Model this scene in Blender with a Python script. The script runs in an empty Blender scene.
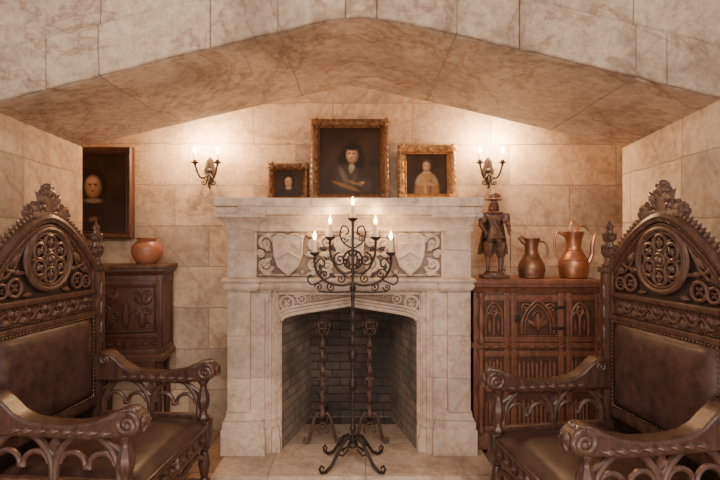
import bpy, bmesh, math, random
from mathutils import Vector, Matrix
pi=math.pi; sin=math.sin; cos=math.cos
random.seed(7)
scene=bpy.context.scene

# ------------------------------------------------------------------ materials
def newmat(name):
    m=bpy.data.materials.new(name); m.use_nodes=True
    nt=m.node_tree; bs=nt.nodes['Principled BSDF']
    return m,nt,bs
def N(nt,t,**k):
    n=nt.nodes.new(t)
    for a,v in k.items(): setattr(n,a,v)
    return n
def c4(c): return (c[0],c[1],c[2],1)
def ramp(nt,fac,stops):
    r=N(nt,'ShaderNodeValToRGB'); e=r.color_ramp.elements
    while len(e)<len(stops): e.new(.5)
    for i,(p,c) in enumerate(stops): e[i].position=p; e[i].color=c4(c)
    nt.links.new(fac,r.inputs[0]); return r.outputs[0]
def mix(nt,mode,f,a,b):
    n=N(nt,'ShaderNodeMix',data_type='RGBA',blend_type=mode)
    if isinstance(f,(int,float)): n.inputs[0].default_value=f
    else: nt.links.new(f,n.inputs[0])
    for s,v in ((6,a),(7,b)):
        if isinstance(v,tuple): n.inputs[s].default_value=c4(v)
        else: nt.links.new(v,n.inputs[s])
    return n.outputs[2]
def noise(nt,vec,scale,detail=6,rough=.6,dist=0):
    n=N(nt,'ShaderNodeTexNoise'); n.inputs['Scale'].default_value=scale
    n.inputs['Detail'].default_value=detail; n.inputs['Roughness'].default_value=rough
    n.inputs['Distortion'].default_value=dist
    nt.links.new(vec,n.inputs['Vector']); return n.outputs[0]
def stone(name,ca,cb,joint,plane=None,bw=.5,bh=.24,mort=.006,off=(0,0),vein=.35,bump=.35,rough=.85,contrast=1.0,pit=1.0,var=.85,stain=.6,squash=1.35):
    m,nt,bs=newmat(name); L=nt.links
    tc=N(nt,'ShaderNodeTexCoord'); v=tc.outputs['Object']
    big=noise(nt,v,1.1,6,.62,.4)
    col=ramp(nt,big,[(.36,ca),(.62,cb)])
    fine=noise(nt,v,24,9,.8)
    col=mix(nt,'MULTIPLY',min(.9,.62*contrast),col,ramp(nt,fine,[(.34,(.54,.49,.46)),(.58,(1.08,1.08,1.08))]))
    st=noise(nt,v,2.3,12,.68,.15)        # warm-grey staining
    col=mix(nt,'MULTIPLY',stain,col,ramp(nt,st,[(.40,(.60,.55,.53)),(.54,(1.05,1.03,1.0))]))
    vn=noise(nt,v,1.15,9,.62,1.0)       # sparse hairline veins
    col=mix(nt,'MULTIPLY',vein,col,ramp(nt,vn,[(.478,(1,1,1)),(.499,(.50,.36,.26)),(.515,(1,1,1))]))
    h=None
    if plane:
        wob=N(nt,'ShaderNodeTexNoise'); wob.inputs['Scale'].default_value=5; wob.inputs['Detail'].default_value=4; L.new(v,wob.inputs['Vector'])
        wm=N(nt,'ShaderNodeVectorMath',operation='MULTIPLY_ADD'); wm.inputs[1].default_value=(.022,.022,.022)
        L.new(wob.outputs[1],wm.inputs[0]); L.new(v,wm.inputs[2])
        sp=N(nt,'ShaderNodeSeparateXYZ'); L.new(wm.outputs[0],sp.inputs[0])
        cb_=N(nt,'ShaderNodeCombineXYZ')
        for i,ax in enumerate(plane):
            ad=N(nt,'ShaderNodeMath',operation='ADD'); ad.inputs[1].default_value=off[i]+20
            L.new(sp.outputs['XYZ'.index(ax)],ad.inputs[0]); L.new(ad.outputs[0],cb_.inputs[i])
        br=N(nt,'ShaderNodeTexBrick'); L.new(cb_.outputs[0],br.inputs['Vector'])
        br.inputs['Scale'].default_value=1; br.inputs['Brick Width'].default_value=bw
        br.inputs['Row Height'].default_value=bh; br.inputs['Mortar Size'].default_value=mort
        br.inputs['Mortar Smooth'].default_value=.3; br.offset=.43; br.squash=squash; br.squash_frequency=3
        br.inputs['Color1'].default_value=(.68,.67,.68,1); br.inputs['Color2'].default_value=(1.15,1.10,1.02,1)
        br.inputs['Mortar'].default_value=(.9,.9,.9,1)
        col=mix(nt,'MULTIPLY',var,col,br.outputs[0])
        col=mix(nt,'MIX',br.outputs[1],col,joint); h=br.outputs[1]
    L.new(col,bs.inputs['Base Color']); bs.inputs['Roughness'].default_value=rough
    b1=N(nt,'ShaderNodeBump'); b1.inputs['Strength'].default_value=bump; b1.inputs['Distance'].default_value=.014*pit
    L.new(noise(nt,v,9,10,.74),b1.inputs['Height']); out=b1
    if h is not None:
        b2=N(nt,'ShaderNodeBump',invert=True); b2.inputs['Strength'].default_value=.8; b2.inputs['Distance'].default_value=.007
        L.new(h,b2.inputs['Height']); L.new(b1.outputs[0],b2.inputs['Normal']); out=b2
    L.new(out.outputs[0],bs.inputs['Normal'])
    return m
def wood(name,ca,cb,rough=.38,sc=6,stretch=(6,6,1)):
    m,nt,bs=newmat(name); L=nt.links
    tc=N(nt,'ShaderNodeTexCoord'); mp=N(nt,'ShaderNodeMapping'); mp.inputs['Scale'].default_value=stretch
    L.new(tc.outputs['Object'],mp.inputs[0])
    n1=noise(nt,mp.outputs[0],sc,8,.65,.8)
    col=ramp(nt,n1,[(.3,ca),(.7,cb)])
    n2=noise(nt,tc.outputs['Object'],30,3,.5)
    col=mix(nt,'MULTIPLY',.5,col,ramp(nt,n2,[(.3,(.55,.5,.46)),(.6,(1,1,1))]))
    L.new(col,bs.inputs['Base Color']); bs.inputs['Roughness'].default_value=rough
    b=N(nt,'ShaderNodeBump'); b.inputs['Strength'].default_value=.25; b.inputs['Distance'].default_value=.003
    L.new(n1,b.inputs['Height']); L.new(b.outputs[0],bs.inputs['Normal'])
    return m
def plain(name,ca,cb=None,rough=.5,metal=0,sc=12,bump=.2,bd=.002):
    m,nt,bs=newmat(name); L=nt.links
    cb=cb or tuple(x*.7 for x in ca)
    tc=N(nt,'ShaderNodeTexCoord'); n1=noise(nt,tc.outputs['Object'],sc,6,.6)
    L.new(ramp(nt,n1,[(.32,cb),(.68,ca)]),bs.inputs['Base Color'])
    bs.inputs['Roughness'].default_value=rough; bs.inputs['Metallic'].default_value=metal
    b=N(nt,'ShaderNodeBump'); b.inputs['Strength'].default_value=bump; b.inputs['Distance'].default_value=bd
    L.new(n1,b.inputs['Height']); L.new(b.outputs[0],bs.inputs['Normal'])
    return m
def emis(name,c,s):
    m,nt,bs=newmat(name); bs.inputs['Base Color'].default_value=c4(c)
    bs.inputs['Emission Color'].default_value=c4(c); bs.inputs['Emission Strength'].default_value=s; return m
def painting(name,iw,ih,z0,blobs,bg=((.050,.029,.017),(.018,.011,.008))):
    """oil painting pigment: soft brushed ellipses over a mottled umber ground (canvas-local x,z)"""
    m,nt,bs=newmat(name); L=nt.links
    tc=N(nt,'ShaderNodeTexCoord'); v=tc.outputs['Object']
    wn=N(nt,'ShaderNodeTexNoise'); wn.inputs['Scale'].default_value=38; wn.inputs['Detail'].default_value=4; L.new(v,wn.inputs['Vector'])
    wm=N(nt,'ShaderNodeVectorMath',operation='MULTIPLY_ADD'); wm.inputs[1].default_value=(.008,.008,.008)
    L.new(wn.outputs[1],wm.inputs[0]); L.new(v,wm.inputs[2]); vv=wm.outputs[0]
    col=ramp(nt,noise(nt,v,6,5,.6),[(.35,bg[1]),(.65,bg[0])])
    for (x,y,rx,ry,rot,c,soft) in blobs:
        mp=N(nt,'ShaderNodeMapping',vector_type='TEXTURE')
        mp.inputs['Location'].default_value=(x*iw+.004,0,z0+y*ih+.004); mp.inputs['Rotation'].default_value=(0,-rot,0)
        mp.inputs['Scale'].default_value=(rx*iw,1000,ry*ih); L.new(vv,mp.inputs[0])
        ln=N(nt,'ShaderNodeVectorMath',operation='LENGTH'); L.new(mp.outputs[0],ln.inputs[0])
        mr=N(nt,'ShaderNodeMapRange',interpolation_type='SMOOTHSTEP')
        mr.inputs[1].default_value=1+soft; mr.inputs[2].default_value=max(0,1-soft); mr.inputs[3].default_value=0; mr.inputs[4].default_value=1
        L.new(ln.outputs['Value'],mr.inputs[0])
        col=mix(nt,'MIX',mr.outputs[0],col,c)
    L.new(col,bs.inputs['Base Color']); bs.inputs['Roughness'].default_value=.6; bs.inputs['Specular IOR Level'].default_value=.25
    b=N(nt,'ShaderNodeBump'); b.inputs['Strength'].default_value=.2; b.inputs['Distance'].default_value=.001
    L.new(noise(nt,v,120,3,.5),b.inputs['Height']); L.new(b.outputs[0],bs.inputs['Normal'])
    return m

M_wall=stone('stone_wall',(.52,.395,.295),(.70,.56,.43),(.33,.25,.185),'XZ',.56,.29,.003,(0.1,.0),vein=.4)
M_side=stone('stone_side',(.49,.39,.31),(.67,.55,.44),(.32,.25,.195),'YZ',.50,.29,.0035,(0,.0),vein=.4)
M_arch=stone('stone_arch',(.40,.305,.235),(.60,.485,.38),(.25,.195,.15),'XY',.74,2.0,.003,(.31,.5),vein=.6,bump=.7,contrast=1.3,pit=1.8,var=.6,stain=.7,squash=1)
M_fp=stone('stone_mantel',(.56,.445,.365),(.75,.625,.52),(.40,.32,.255),'XZ',.62,.26,.0018,(.05,.02),vein=.35,bump=.45,var=.5,stain=.65)
M_fpc=stone('stone_mantel_carved',(.54,.425,.34),(.74,.61,.50),(.4,.3,.2),None,vein=.25,bump=.4,stain=.6)
M_fpshade=stone('stone_mantel_shaded',(.27,.20,.155),(.40,.31,.24),(.4,.3,.2),None,vein=.25,bump=.45,stain=.65)  # darkened mantel stone: shade of the carving recesses put into the colour
M_hearth=stone('stone_hearth',(.54,.40,.315),(.72,.57,.455),(.34,.26,.20),'XY',.55,.7,.003,vein=.4,bump=.35,rough=.65,stain=.7)
M_floor=stone('stone_floor',(.32,.20,.13),(.46,.32,.21),(.18,.12,.08),'XY',.4,.4,.008,vein=.3,bump=.3,rough=.55)
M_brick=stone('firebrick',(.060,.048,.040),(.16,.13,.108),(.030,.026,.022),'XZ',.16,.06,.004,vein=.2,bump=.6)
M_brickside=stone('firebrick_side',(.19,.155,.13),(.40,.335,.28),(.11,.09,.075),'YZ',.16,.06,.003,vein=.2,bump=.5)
M_ceil=stone('stone_ceiling',(.45,.38,.3),(.55,.47,.38),(.3,.2,.1),None)
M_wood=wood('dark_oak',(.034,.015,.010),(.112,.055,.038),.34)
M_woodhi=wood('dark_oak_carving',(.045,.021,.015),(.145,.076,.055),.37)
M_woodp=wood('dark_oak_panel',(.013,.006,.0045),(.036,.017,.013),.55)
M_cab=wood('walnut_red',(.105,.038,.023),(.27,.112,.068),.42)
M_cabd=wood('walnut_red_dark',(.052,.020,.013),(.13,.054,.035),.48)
M_leather=plain('brown_leather',(.082,.041,.032),(.036,.017,.013),.40,0,22,.4,.002)
M_stud=plain('brass_stud',(.30,.18,.09),None,.4,1)
M_iron=plain('wrought_iron',(.070,.050,.042),(.028,.020,.017),.5,.5,30,.4)
M_ironf=plain('rusty_iron',(.15,.085,.062),(.05,.03,.024),.6,.4,25,.4)
M_gilt=plain('gilt_frame',(.60,.34,.14),(.20,.10,.045),.42,.6,45,.6)
M_giltd=plain('dark_gilt_frame',(.27,.135,.060),(.07,.035,.018),.42,.4,45,.6)
M_copper=plain('copper',(.60,.28,.16),(.32,.145,.085),.38,.85,10,.15)
M_pewter=plain('aged_brass',(.34,.18,.11),(.16,.085,.052),.38,.8,10,.15)
M_terra=plain('terracotta',(.34,.13,.07),(.23,.08,.042),.38,0,6,.1)
M_bronze=plain('carved_statue_wood',(.22,.110,.066),(.06,.031,.022),.4,.15,30,.4)
M_wax=plain('candle_wax',(.85,.70,.48),(.78,.62,.40),.5,0,5,.05)
M_flame=emis('candle_flame',(1,.62,.22),24)
M_bulb=emis('candle_bulb',(1,.68,.30),60)

# ------------------------------------------------------------------ mesh builder
class B:
    def __init__(s): s.bm=bmesh.new(); s.M=Matrix.Identity(4)
    def add(s,vs,fs):
        v=[s.bm.verts.new(s.M@Vector(p)) for p in vs]
        for f in fs:
            try: s.bm.faces.new([v[i] for i in f])
            except ValueError: pass
        return s
    def box(s,x0,x1,y0,y1,z0,z1,bev=0):
        t=bmesh.new(); bmesh.ops.create_cube(t,size=1)
        for v in t.verts:
            v.co=Vector(((x0+x1)/2+v.co.x*(x1-x0),(y0+y1)/2+v.co.y*(y1-y0),(z0+z1)/2+v.co.z*(z1-z0)))
        if bev>0: bmesh.ops.bevel(t,geom=t.edges[:],offset=bev,segments=2,profile=.6,affect='EDGES')
        t.verts.index_update()
        s.add([v.co.copy() for v in t.verts],[[v.index for v in f.verts] for f in t.faces]); t.free(); return s
    def lathe(s,prof,c=(0,0,0),axis='Z',seg=20,lobes=0,amp=0,twist=0):
        vs=[];fs=[];n=len(prof)
        for i,(r,h) in enumerate(prof):
            for k in range(seg):
                a=2*pi*k/seg; rr=r*(1+amp*cos(lobes*a+twist*h)) if lobes else r
                x,y,z=rr*cos(a),rr*sin(a),h
                if axis=='X': x,y,z=z,x,y
                elif axis=='Y': x,y,z=y,z,x
                vs.append((x+c[0],y+c[1],z+c[2]))
        for i in range(n-1):
            for k in range(seg):
                k2=(k+1)%seg; fs.append((i*seg+k,i*seg+k2,(i+1)*seg+k2,(i+1)*seg+k))
        if prof[0][0]>1e-5: fs.append(tuple(range(seg))[::-1])
        if prof[-1][0]>1e-5: fs.append(tuple((n-1)*seg+k for k in range(seg)))
        return s.add(vs,fs)
    def ball(s,c,r,seg=12,rings=8):
        if isinstance(r,(int,float)): r=(r,r,r)
        vs=[];fs=[]
        for i in range(rings+1):
            ph=-pi/2+pi*i/rings
            for k in range(seg):
                a=2*pi*k/seg
                vs.append((c[0]+r[0]*cos(ph)*cos(a),c[1]+r[1]*cos(ph)*sin(a),c[2]+r[2]*sin(ph)))
        for i in range(rings):
            for k in range(seg):
                k2=(k+1)%seg; fs.append((i*seg+k,i*seg+k2,(i+1)*seg+k2,(i+1)*seg+k))
        return s.add(vs,fs)
    def tube(s,pts,r,seg=8,closed=False,flat=1.0):
        P=[Vector(p) for p in pts]; n=len(P)
        R=[r]*n if isinstance(r,(int,float)) else list(r)
        R=R+[R[-1]]*(n-len(R))
        T=[]
        for i in range(n):
            if closed: t=P[(i+1)%n]-P[i-1]
            else: t=P[min(i+1,n-1)]-P[max(i-1,0)]
            T.append(t.normalized() if t.length>1e-9 else Vector((0,0,1)))
        up=Vector((0,0,1)) if abs(T[0].z)<.9 else Vector((1,0,0))
        nrm=(up-T[0]*up.dot(T[0])).normalized()
        vs=[];fs=[]
        for i in range(n):
            nrm=(nrm-T[i]*nrm.dot(T[i]))
            nrm=nrm.normalized() if nrm.length>1e-6 else T[i].orthogonal().normalized()
            bn=T[i].cross(nrm)
            for k in range(seg):
                a=2*pi*k/seg; vs.append(P[i]+nrm*R[i]*cos(a)*flat+bn*R[i]*sin(a))
        m=n if closed else n-1
        for i in range(m):
            j=(i+1)%n
            for k in range(seg):
                k2=(k+1)%seg; fs.append((i*seg+k,i*seg+k2,j*seg+k2,j*seg+k))
        if not closed:
            fs.append(tuple(range(seg))[::-1]); fs.append(tuple((n-1)*seg+k for k in range(seg)))
        return s.add(vs,fs)
    def prism(s,pts,z0,z1,ins=0):
        n=len(pts); vs=[(p[0],p[1],z0) for p in pts]+[(p[0],p[1],z1) for p in pts]
        fs=[tuple(range(n))[::-1],tuple(range(n,2*n))]+[(i,(i+1)%n,n+(i+1)%n,n+i) for i in range(n)]
        return s.add(vs,fs)
    def mold(s,path,prof,closed=False,cap=True):
        n=len(path); P=[Vector(p) for p in path]; off=[]
        def nr(a,b):
            t=(b-a).normalized(); return Vector((t.y,-t.x))
        for i in range(n):
            if closed or 0<i<n-1:
                n1=nr(P[i-1],P[i]); n2=nr(P[i],P[(i+1)%n]); m=(n1+n2); off.append(m/(m.dot(n1)))
            elif i==0: off.append(nr(P[0],P[1]))
            else: off.append(nr(P[-2],P[-1]))
        vs=[];fs=[];k=len(prof)
        for (o,z) in prof:
            for i in range(n): q=P[i]+off[i]*o; vs.append((q.x,q.y,z))
        for j in range(k-1):
            for i in range(n if closed else n-1):
                i2=(i+1)%n; fs.append((j*n+i,j*n+i2,(j+1)*n+i2,(j+1)*n+i))
        if cap: fs.append(tuple(range(n))[::-1]); fs.append(tuple((k-1)*n+i for i in range(n)))
        return s.add(vs,fs)
    def scroll(s,cx,cy,R,turns=1.4,d=1,start=0,r0=.01,z=0,seg=6):
        pts=[];rs=[]; n=int(18*turns)+2
        for i in range(n):
            t=i/(n-1); a=start+d*t*turns*2*pi; rr=R*(1-.86*t)
            pts.append((cx+rr*cos(a),cy+rr*sin(a),z)); rs.append(r0*(1-.35*t))
        s.tube(pts,rs,seg); s.ball((pts[-1][0],pts[-1][1],z),r0*1.3,8,6); return s
    def leaf(s,cx,cy,l,w,ang,h,z=0,lobes=3):
        n=6*lobes; vs=[];ca,sa=cos(ang),sin(ang)
        def tr(x,y,zz): return (cx+x*ca-y*sa,cy+x*sa+y*ca,z+zz)
        side=[]
        for i in range(n+1):
            t=i/n; ww=w*.5*abs(sin(pi*t**.8))*(1-.28*abs(sin(lobes*pi*t)) ) 
            side.append((l*t,ww))
        def hh(x): return sin(pi*min(1,(x/l)*.85+.12))
        rows=[[tr(x,y,0) for x,y in side],[tr(x,y*.55,h*.75*hh(x)) for x,y in side],[tr(x,0,h*.8*hh(x)) for x,y in side],
              [tr(x,-y*.55,h*.75*hh(x)) for x,y in side],[tr(x,-y,0) for x,y in side]]
        vs=[p for r in rows for p in r]; m=n+1; fs=[]
        for r in range(4):
            for i in range(n): fs.append((r*m+i,r*m+i+1,(r+1)*m+i+1,(r+1)*m+i))
        return s.add(vs,fs)
    def pillow(s,x0,x1,y0,y1,z,h,n=14,p=5):
        vs=[];fs=[]
        for i in range(n+1):
            for j in range(n+1):
                u=-1+2*i/n; v=-1+2*j/n
                u=math.copysign(abs(u)**.7,u); v=math.copysign(abs(v)**.7,v)
                k=((1-abs(u)**p)*(1-abs(v)**p))
                vs.append(((x0+x1)/2+u*(x1-x0)/2,(y0+y1)/2+v*(y1-y0)/2,z+h*max(k,0)**.45))
        for i in range(n):
            for j in range(n): a=i*(n+1)+j; fs.append((a,a+n+1,a+n+2,a+1))
        return s.add(vs,fs)
    def ring(s,cx,cy,R,r,z=0,seg=28,a0=0,a1=2*pi,ts=6):
        if abs(a1-a0)>=2*pi-.01:
            return s.tube([(cx+R*cos(2*pi*i/seg),cy+R*sin(2*pi*i/seg),z) for i in range(seg)],r,ts,True)
        return s.tube([(cx+R*cos(a0+(a1-a0)*i/seg),cy+R*sin(a0+(a1-a0)*i/seg),z) for i in range(seg+1)],r,ts)
    def gothic(s,cx,y0,w,hs,r,z=0,cusp=True):
        pts=[(cx-w/2,y0,z),(cx-w/2,y0+hs,z)]
        for i in range(1,7):
            a=pi-(pi/3)*i/6; pts.append((cx+w/2+w*cos(a),y0+hs+w*sin(a),z))
        R=[(2*cx-p[0],p[1],p[2]) for p in pts[:-1]][::-1]
        s.tube(pts+R,r,6)
        if cusp:
            s.ring(cx,y0+hs+w*.38,w*.2,r*.6,z,14)
            s.ring(cx-w*.22,y0+hs+w*.02,w*.18,r*.55,z,10,0,pi); s.ring(cx+w*.22,y0+hs+w*.02,w*.18,r*.55,z,10,0,pi)
        return s
    def obj(s,name,mat,parent=None,ang=38,bevel=0,smooth=True):
        bmesh.ops.recalc_face_normals(s.bm,faces=s.bm.faces[:])
        for f in s.bm.faces: f.smooth=smooth
        for e in s.bm.edges:
            if len(e.link_faces)==2 and e.calc_face_angle(0)>math.radians(ang): e.smooth=False
        me=bpy.data.meshes.new(name); s.bm.to_mesh(me); s.bm.free()
        o=bpy.data.objects.new(name,me); scene.collection.objects.link(o); me.materials.append(mat)
        if parent: o.parent=parent
        if bevel:
            b=o.modifiers.new('bevel','BEVEL'); b.width=bevel; b.segments=2; b.limit_method='ANGLE'; b.angle_limit=math.radians(40)
        return o
def root(name,loc=(0,0,0),rz=0,rx=0):
    e=bpy.data.objects.new(name,None); scene.collection.objects.link(e); e.empty_display_size=.1
    e.location=loc; e.rotation_euler=(rx,0,rz); return e
def plane_M(o,u,v,w):
    m=Matrix.Identity(4)
    for i in range(3): m[i][0]=u[i];m[i][1]=v[i];m[i][2]=w[i];m[i][3]=o[i]
    return m
FRONT=lambda x,y,z: plane_M((x,y,z),(1,0,0),(0,0,1),(0,-1,0))
def curve(pts,n=5):
    out=[]; q=[pts[0]]+list(pts)+[pts[-1]]
    for i in range(1,len(q)-2):
        p0,p1,p2,p3=[Vector(k) for k in q[i-1:i+3]]
        for t in range(n):
            t/=n; out.append(.5*((2*p1)+(p2-p0)*t+(2*p0-5*p1+4*p2-p3)*t*t+(3*p1-p0-3*p2+p3)*t**3))
    return out+[Vector(q[-1])]

# ------------------------------------------------------------------ room
B().box(-5,5,-4,4.2,-.1,0).obj('floor',M_floor)
wb=B()
wb.box(-2.4,-.50,3.4,3.7,0,3.1); wb.box(.37,2.4,3.4,3.7,0,3.1); wb.box(-.50,.37,3.4,3.7,1.05,3.1)
wb.obj('wall_back',M_wall)
B().box(-2.45,-2.25,2.87,3.4,0,3.1).obj('wall_left',M_side)
B().box(2.25,2.45,2.87,3.4,0,3.1).obj('wall_right',M_side)
B().box(-2.4,2.4,2.87,3.4,3.0,3.15).obj('ceiling',M_ceil)
yf,yb=2.0,2.87
Fp=[(-1.56,0),(-1.56,1.905),(-.80,2.10),(-.15,2.255),(.0,2.275),(.15,2.255),(.83,2.10),(1.50,1.935),(1.50,0)]
Bp=[(-1.66,0),(-1.66,1.905),(-.66,2.14),(-.18,2.245),(-.06,2.268),(.06,2.250),(.55,2.145),(1.57,1.90),(1.57,0)]
ar=B(); n=len(Fp); W=5; H=4
vs=[(x,yf,z) for x,z in Fp]+[(x,yb,z) for x,z in Bp]
fs=[(i,i+1,n+i+1,n+i) for i in range(1,n-2)]
def wallface(P,y,o):
    global vs,fs
    k=len(vs); vs+= [(-W,y,0),(-W,y,P[1][1]),(-W,y,H),(W,y,H),(W,y,P[-2][1]),(W,y,0)]
    top=[]
    for i in range(1,n-1): top.append(len(vs)); vs.append((P[i][0],y,H))
    fs+=[(k,o,o+1,k+1),(k+1,o+1,top[0],k+2)]
    for i in range(1,n-2): fs.append((o+i,o+i+1,top[i],top[i-1]))
    fs+=[(o+n-2,k+4,k+3,top[-1]),(o+n-1,k+5,k+4,o+n-2)]
wallface(Fp,yf,0); wallface(Bp,yb,n)
ar.add(vs,fs)
def az(x):
    for (a,za),(b,zb) in zip(Fp[1:-1],Fp[2:-1]):
        if a<=x<=b: return za+(zb-za)*(x-a)/(b-a)
    return Fp[1][1]+(x+1.56)*.256 if x<-1.56 else Fp[-2][1]-(x-1.5)*.246
segs=[-2.2,-1.30,-.62,-.06,.07,.66,1.27,2.2]
ar.M=plane_M((0,2.001,0),(1,0,0),(0,0,1),(0,-1,0))
rr_=random.Random(3)
for a,b in zip(segs[:-1],segs[1:]):
    a+=.001; b-=.001
    k=max(3,int((b-a)/.045)); xs_=[a+(b-a)*i/k for i in range(k+1)]
    lo=[(x,az(x)+(rr_.uniform(0,.006) if 0<i<k else 0)) for i,x in enumerate(xs_)]
    ar.prism(lo+[(x,az(x)+.215) for x in xs_[::-1]],0,.020)
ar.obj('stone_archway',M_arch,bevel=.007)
jl=B(); jl.add([(-1.56,yf,0),(-1.56,yf,1.905),(-1.66,yb,1.905),(-1.66,yb,0)],[(0,1,2,3)]); jl.obj('wall_jamb_left',M_side)
jr=B(); jr.add([(1.50,yf,0),(1.50,yf,1.935),(1.57,yb,1.90),(1.57,yb,0)],[(0,1,2,3)]); jr.obj('wall_jamb_right',M_side)

# ------------------------------------------------------------------ fireplace
fp=root('fireplace',(-.067,0,0))
HZ=.04
h=B(); h.box(-.76,.83,2.66,3.42,0,HZ,.008); h.obj('hearth_slab',M_hearth,fp)
fb=B()
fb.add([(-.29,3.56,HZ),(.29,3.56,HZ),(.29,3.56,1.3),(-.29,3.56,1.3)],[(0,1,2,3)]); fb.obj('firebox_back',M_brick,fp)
fb=B()
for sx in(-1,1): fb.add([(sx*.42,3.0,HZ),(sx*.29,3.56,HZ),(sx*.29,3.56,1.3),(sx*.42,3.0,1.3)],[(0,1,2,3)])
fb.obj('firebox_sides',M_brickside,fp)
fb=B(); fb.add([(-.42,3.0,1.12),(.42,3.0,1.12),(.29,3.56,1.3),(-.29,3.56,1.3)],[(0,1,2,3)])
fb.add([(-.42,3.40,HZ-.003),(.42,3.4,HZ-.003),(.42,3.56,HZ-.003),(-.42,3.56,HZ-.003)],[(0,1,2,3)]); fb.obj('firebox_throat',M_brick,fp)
j=B()
for sx in(-1,1):
    a,b=sorted((sx*.475,sx*.735)); j.box(a,b,2.94,3.4,HZ,1.06,.006)
    a,b=sorted((sx*.44,sx*.50)); j.box(a,b,2.965,3.3,HZ,1.04,.01)
    a,b=sorted((sx*.42,sx*.46)); j.box(a,b,2.985,3.02,HZ,.99,.004)
    a,b=sorted((sx*.60,sx*.742)); j.box(a,b,2.915,3.2,.30,1.055,.012)
j.obj('jambs',M_fp,fp)
j=B()
for sx in(-1,1):
    a,b=sorted((sx*.51,sx*.78))
    a2,b2=(a+.02 ,b-.02)
    path=[(a2,3.39),(a2,2.925),(b2,2.925),(b2,3.39)]
    j.mold(path,[(.02,HZ),(.02,.19),(.012,.20),(.012,.235),(-.005,.27),(-.008,.30),(-.018,.31),(-.02,.325)])
    a,b=sorted((sx*.425,sx*.53)); 
    path=[(a,3.1),(a,2.955),(b,2.955),(b,3.1)]
    j.mold(path,[(.0,HZ),(0,.12),(-.008,.14),(-.008,.17),(-.02,.20)])
    for cx,cy,r in((.505,2.945,.014),(.468,2.962,.012),(.436,2.985,.010)):
        j.lathe([(r*1.5,.20),(r*1.6,.215),(r,.235),(r,.97 if cx>.44 else .86),(r*1.5,.985 if cx>.44 else .87),(r,1.0 if cx>.44 else .885)],(sx*cx,cy,0),seg=12)
j.obj('plinths',M_fp,fp,bevel=.003)
def tud(x,hw=.42,zs=.850,za=.945):
    t=min(1,abs(x)/hw); return za-(za-zs)*(.70*t+.30*(1-math.sqrt(max(0,1-t**9))))
xs=[-.42+.84*i/64 for i in range(65)]
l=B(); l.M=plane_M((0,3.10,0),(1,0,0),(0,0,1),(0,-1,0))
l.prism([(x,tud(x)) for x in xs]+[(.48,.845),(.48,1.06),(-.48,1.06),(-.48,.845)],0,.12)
l.obj('lintel',M_fpshade,fp)
l=B(); l.M=FRONT(0,2.98,0)
for dz,r,zz in((.004,.013,.0),(.026,.010,.006),(.046,.009,.012)):
    l.tube([(x*(1+dz*.6),tud(x)+dz,zz) for x in xs],r,8)
l.tube([(-.435,.84,.012),(-.435,1.020,.012),(.435,1.020,.012),(.435,.84,.012)],.010,6)
l.tube([(-.46,.20,.02),(-.46,1.038,.02),(.46,1.038,.02),(.46,.20,.02)],.012,6)
for sx in(-1,1):      # carved spandrels: blind tracery + leaf
    for (x,y,R) in((.385,.962,.040),(.295,.985,.026),(.225,.994,.017),(.17,.999,.012)):
        l.ring(sx*x,y,R,R*.20,.010,18)
        for k in range(4): l.leaf(sx*x,y,R*.8,R*.55,k*pi/2+pi/4,.014,.006,1)
    l.leaf(sx*.40,.905,.06,.03,pi/2+sx*.4,.016,.008,2); l.leaf(sx*.345,1.004,.05,.02,0,.012,.008,1)
l.obj('arch_moulding',M_fpc,fp)
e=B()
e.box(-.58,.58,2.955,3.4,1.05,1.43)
e.obj('frieze_ground',M_fpshade,fp)
e=B()
for sx in(-1,1):
    a,b=sorted((sx*.56,sx*.74))
    e.prism([(a,2.905),(b,2.905),(b,3.4),(a,3.4)],1.11,1.42)
e.obj('pier_blocks',M_fpc,fp,bevel=.005)
path=[(-.735,3.4),(-.735,2.905),(-.56,2.905),(-.56,2.935),(.56,2.935),(.56,2.905),(.735,2.905),(.735,3.4)]
e=B()
e.mold(path,[(0,1.04),(.012,1.05),(.022,1.065),(.022,1.078),(.014,1.085),(.030,1.10),(.030,1.112),(.004,1.125)])
e.mold(path,[(.0,1.395),(.014,1.405),(.014,1.418),(.006,1.425),(.012,1.44),(.03,1.465),(.055,1.482),(.062,1.487),(.062,1.505),(.052,1.51),(.052,1.545),(.066,1.552),(.066,1.59),(.058,1.603)])
e.obj('mantel_shelf',M_fp,fp,bevel=.003)
e=B(); e.box(-.66,.66,2.84,3.4,1.50,1.598,.006); e.obj('shelf_core',M_fp,fp)
e=B()
for sx in(-1,1):
    a,b=sorted((sx*.575,sx*.728))
    pr=[(0,0),(.006,.0),(.008,.12),(.014,.18),(.028,.225),(.048,.255),(.052,.275),(0,.275)]
    e.M=plane_M((a,2.908,1.135),(0,-1,0),(0,0,1),(-1,0,0))
    e.prism(pr,-(b-a),0)
e.M=Matrix.Identity(4)
e.obj('pier_corbels',M_fp,fp,bevel=.004)
f=B(); f.M=FRONT(0,2.955,0)
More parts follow.
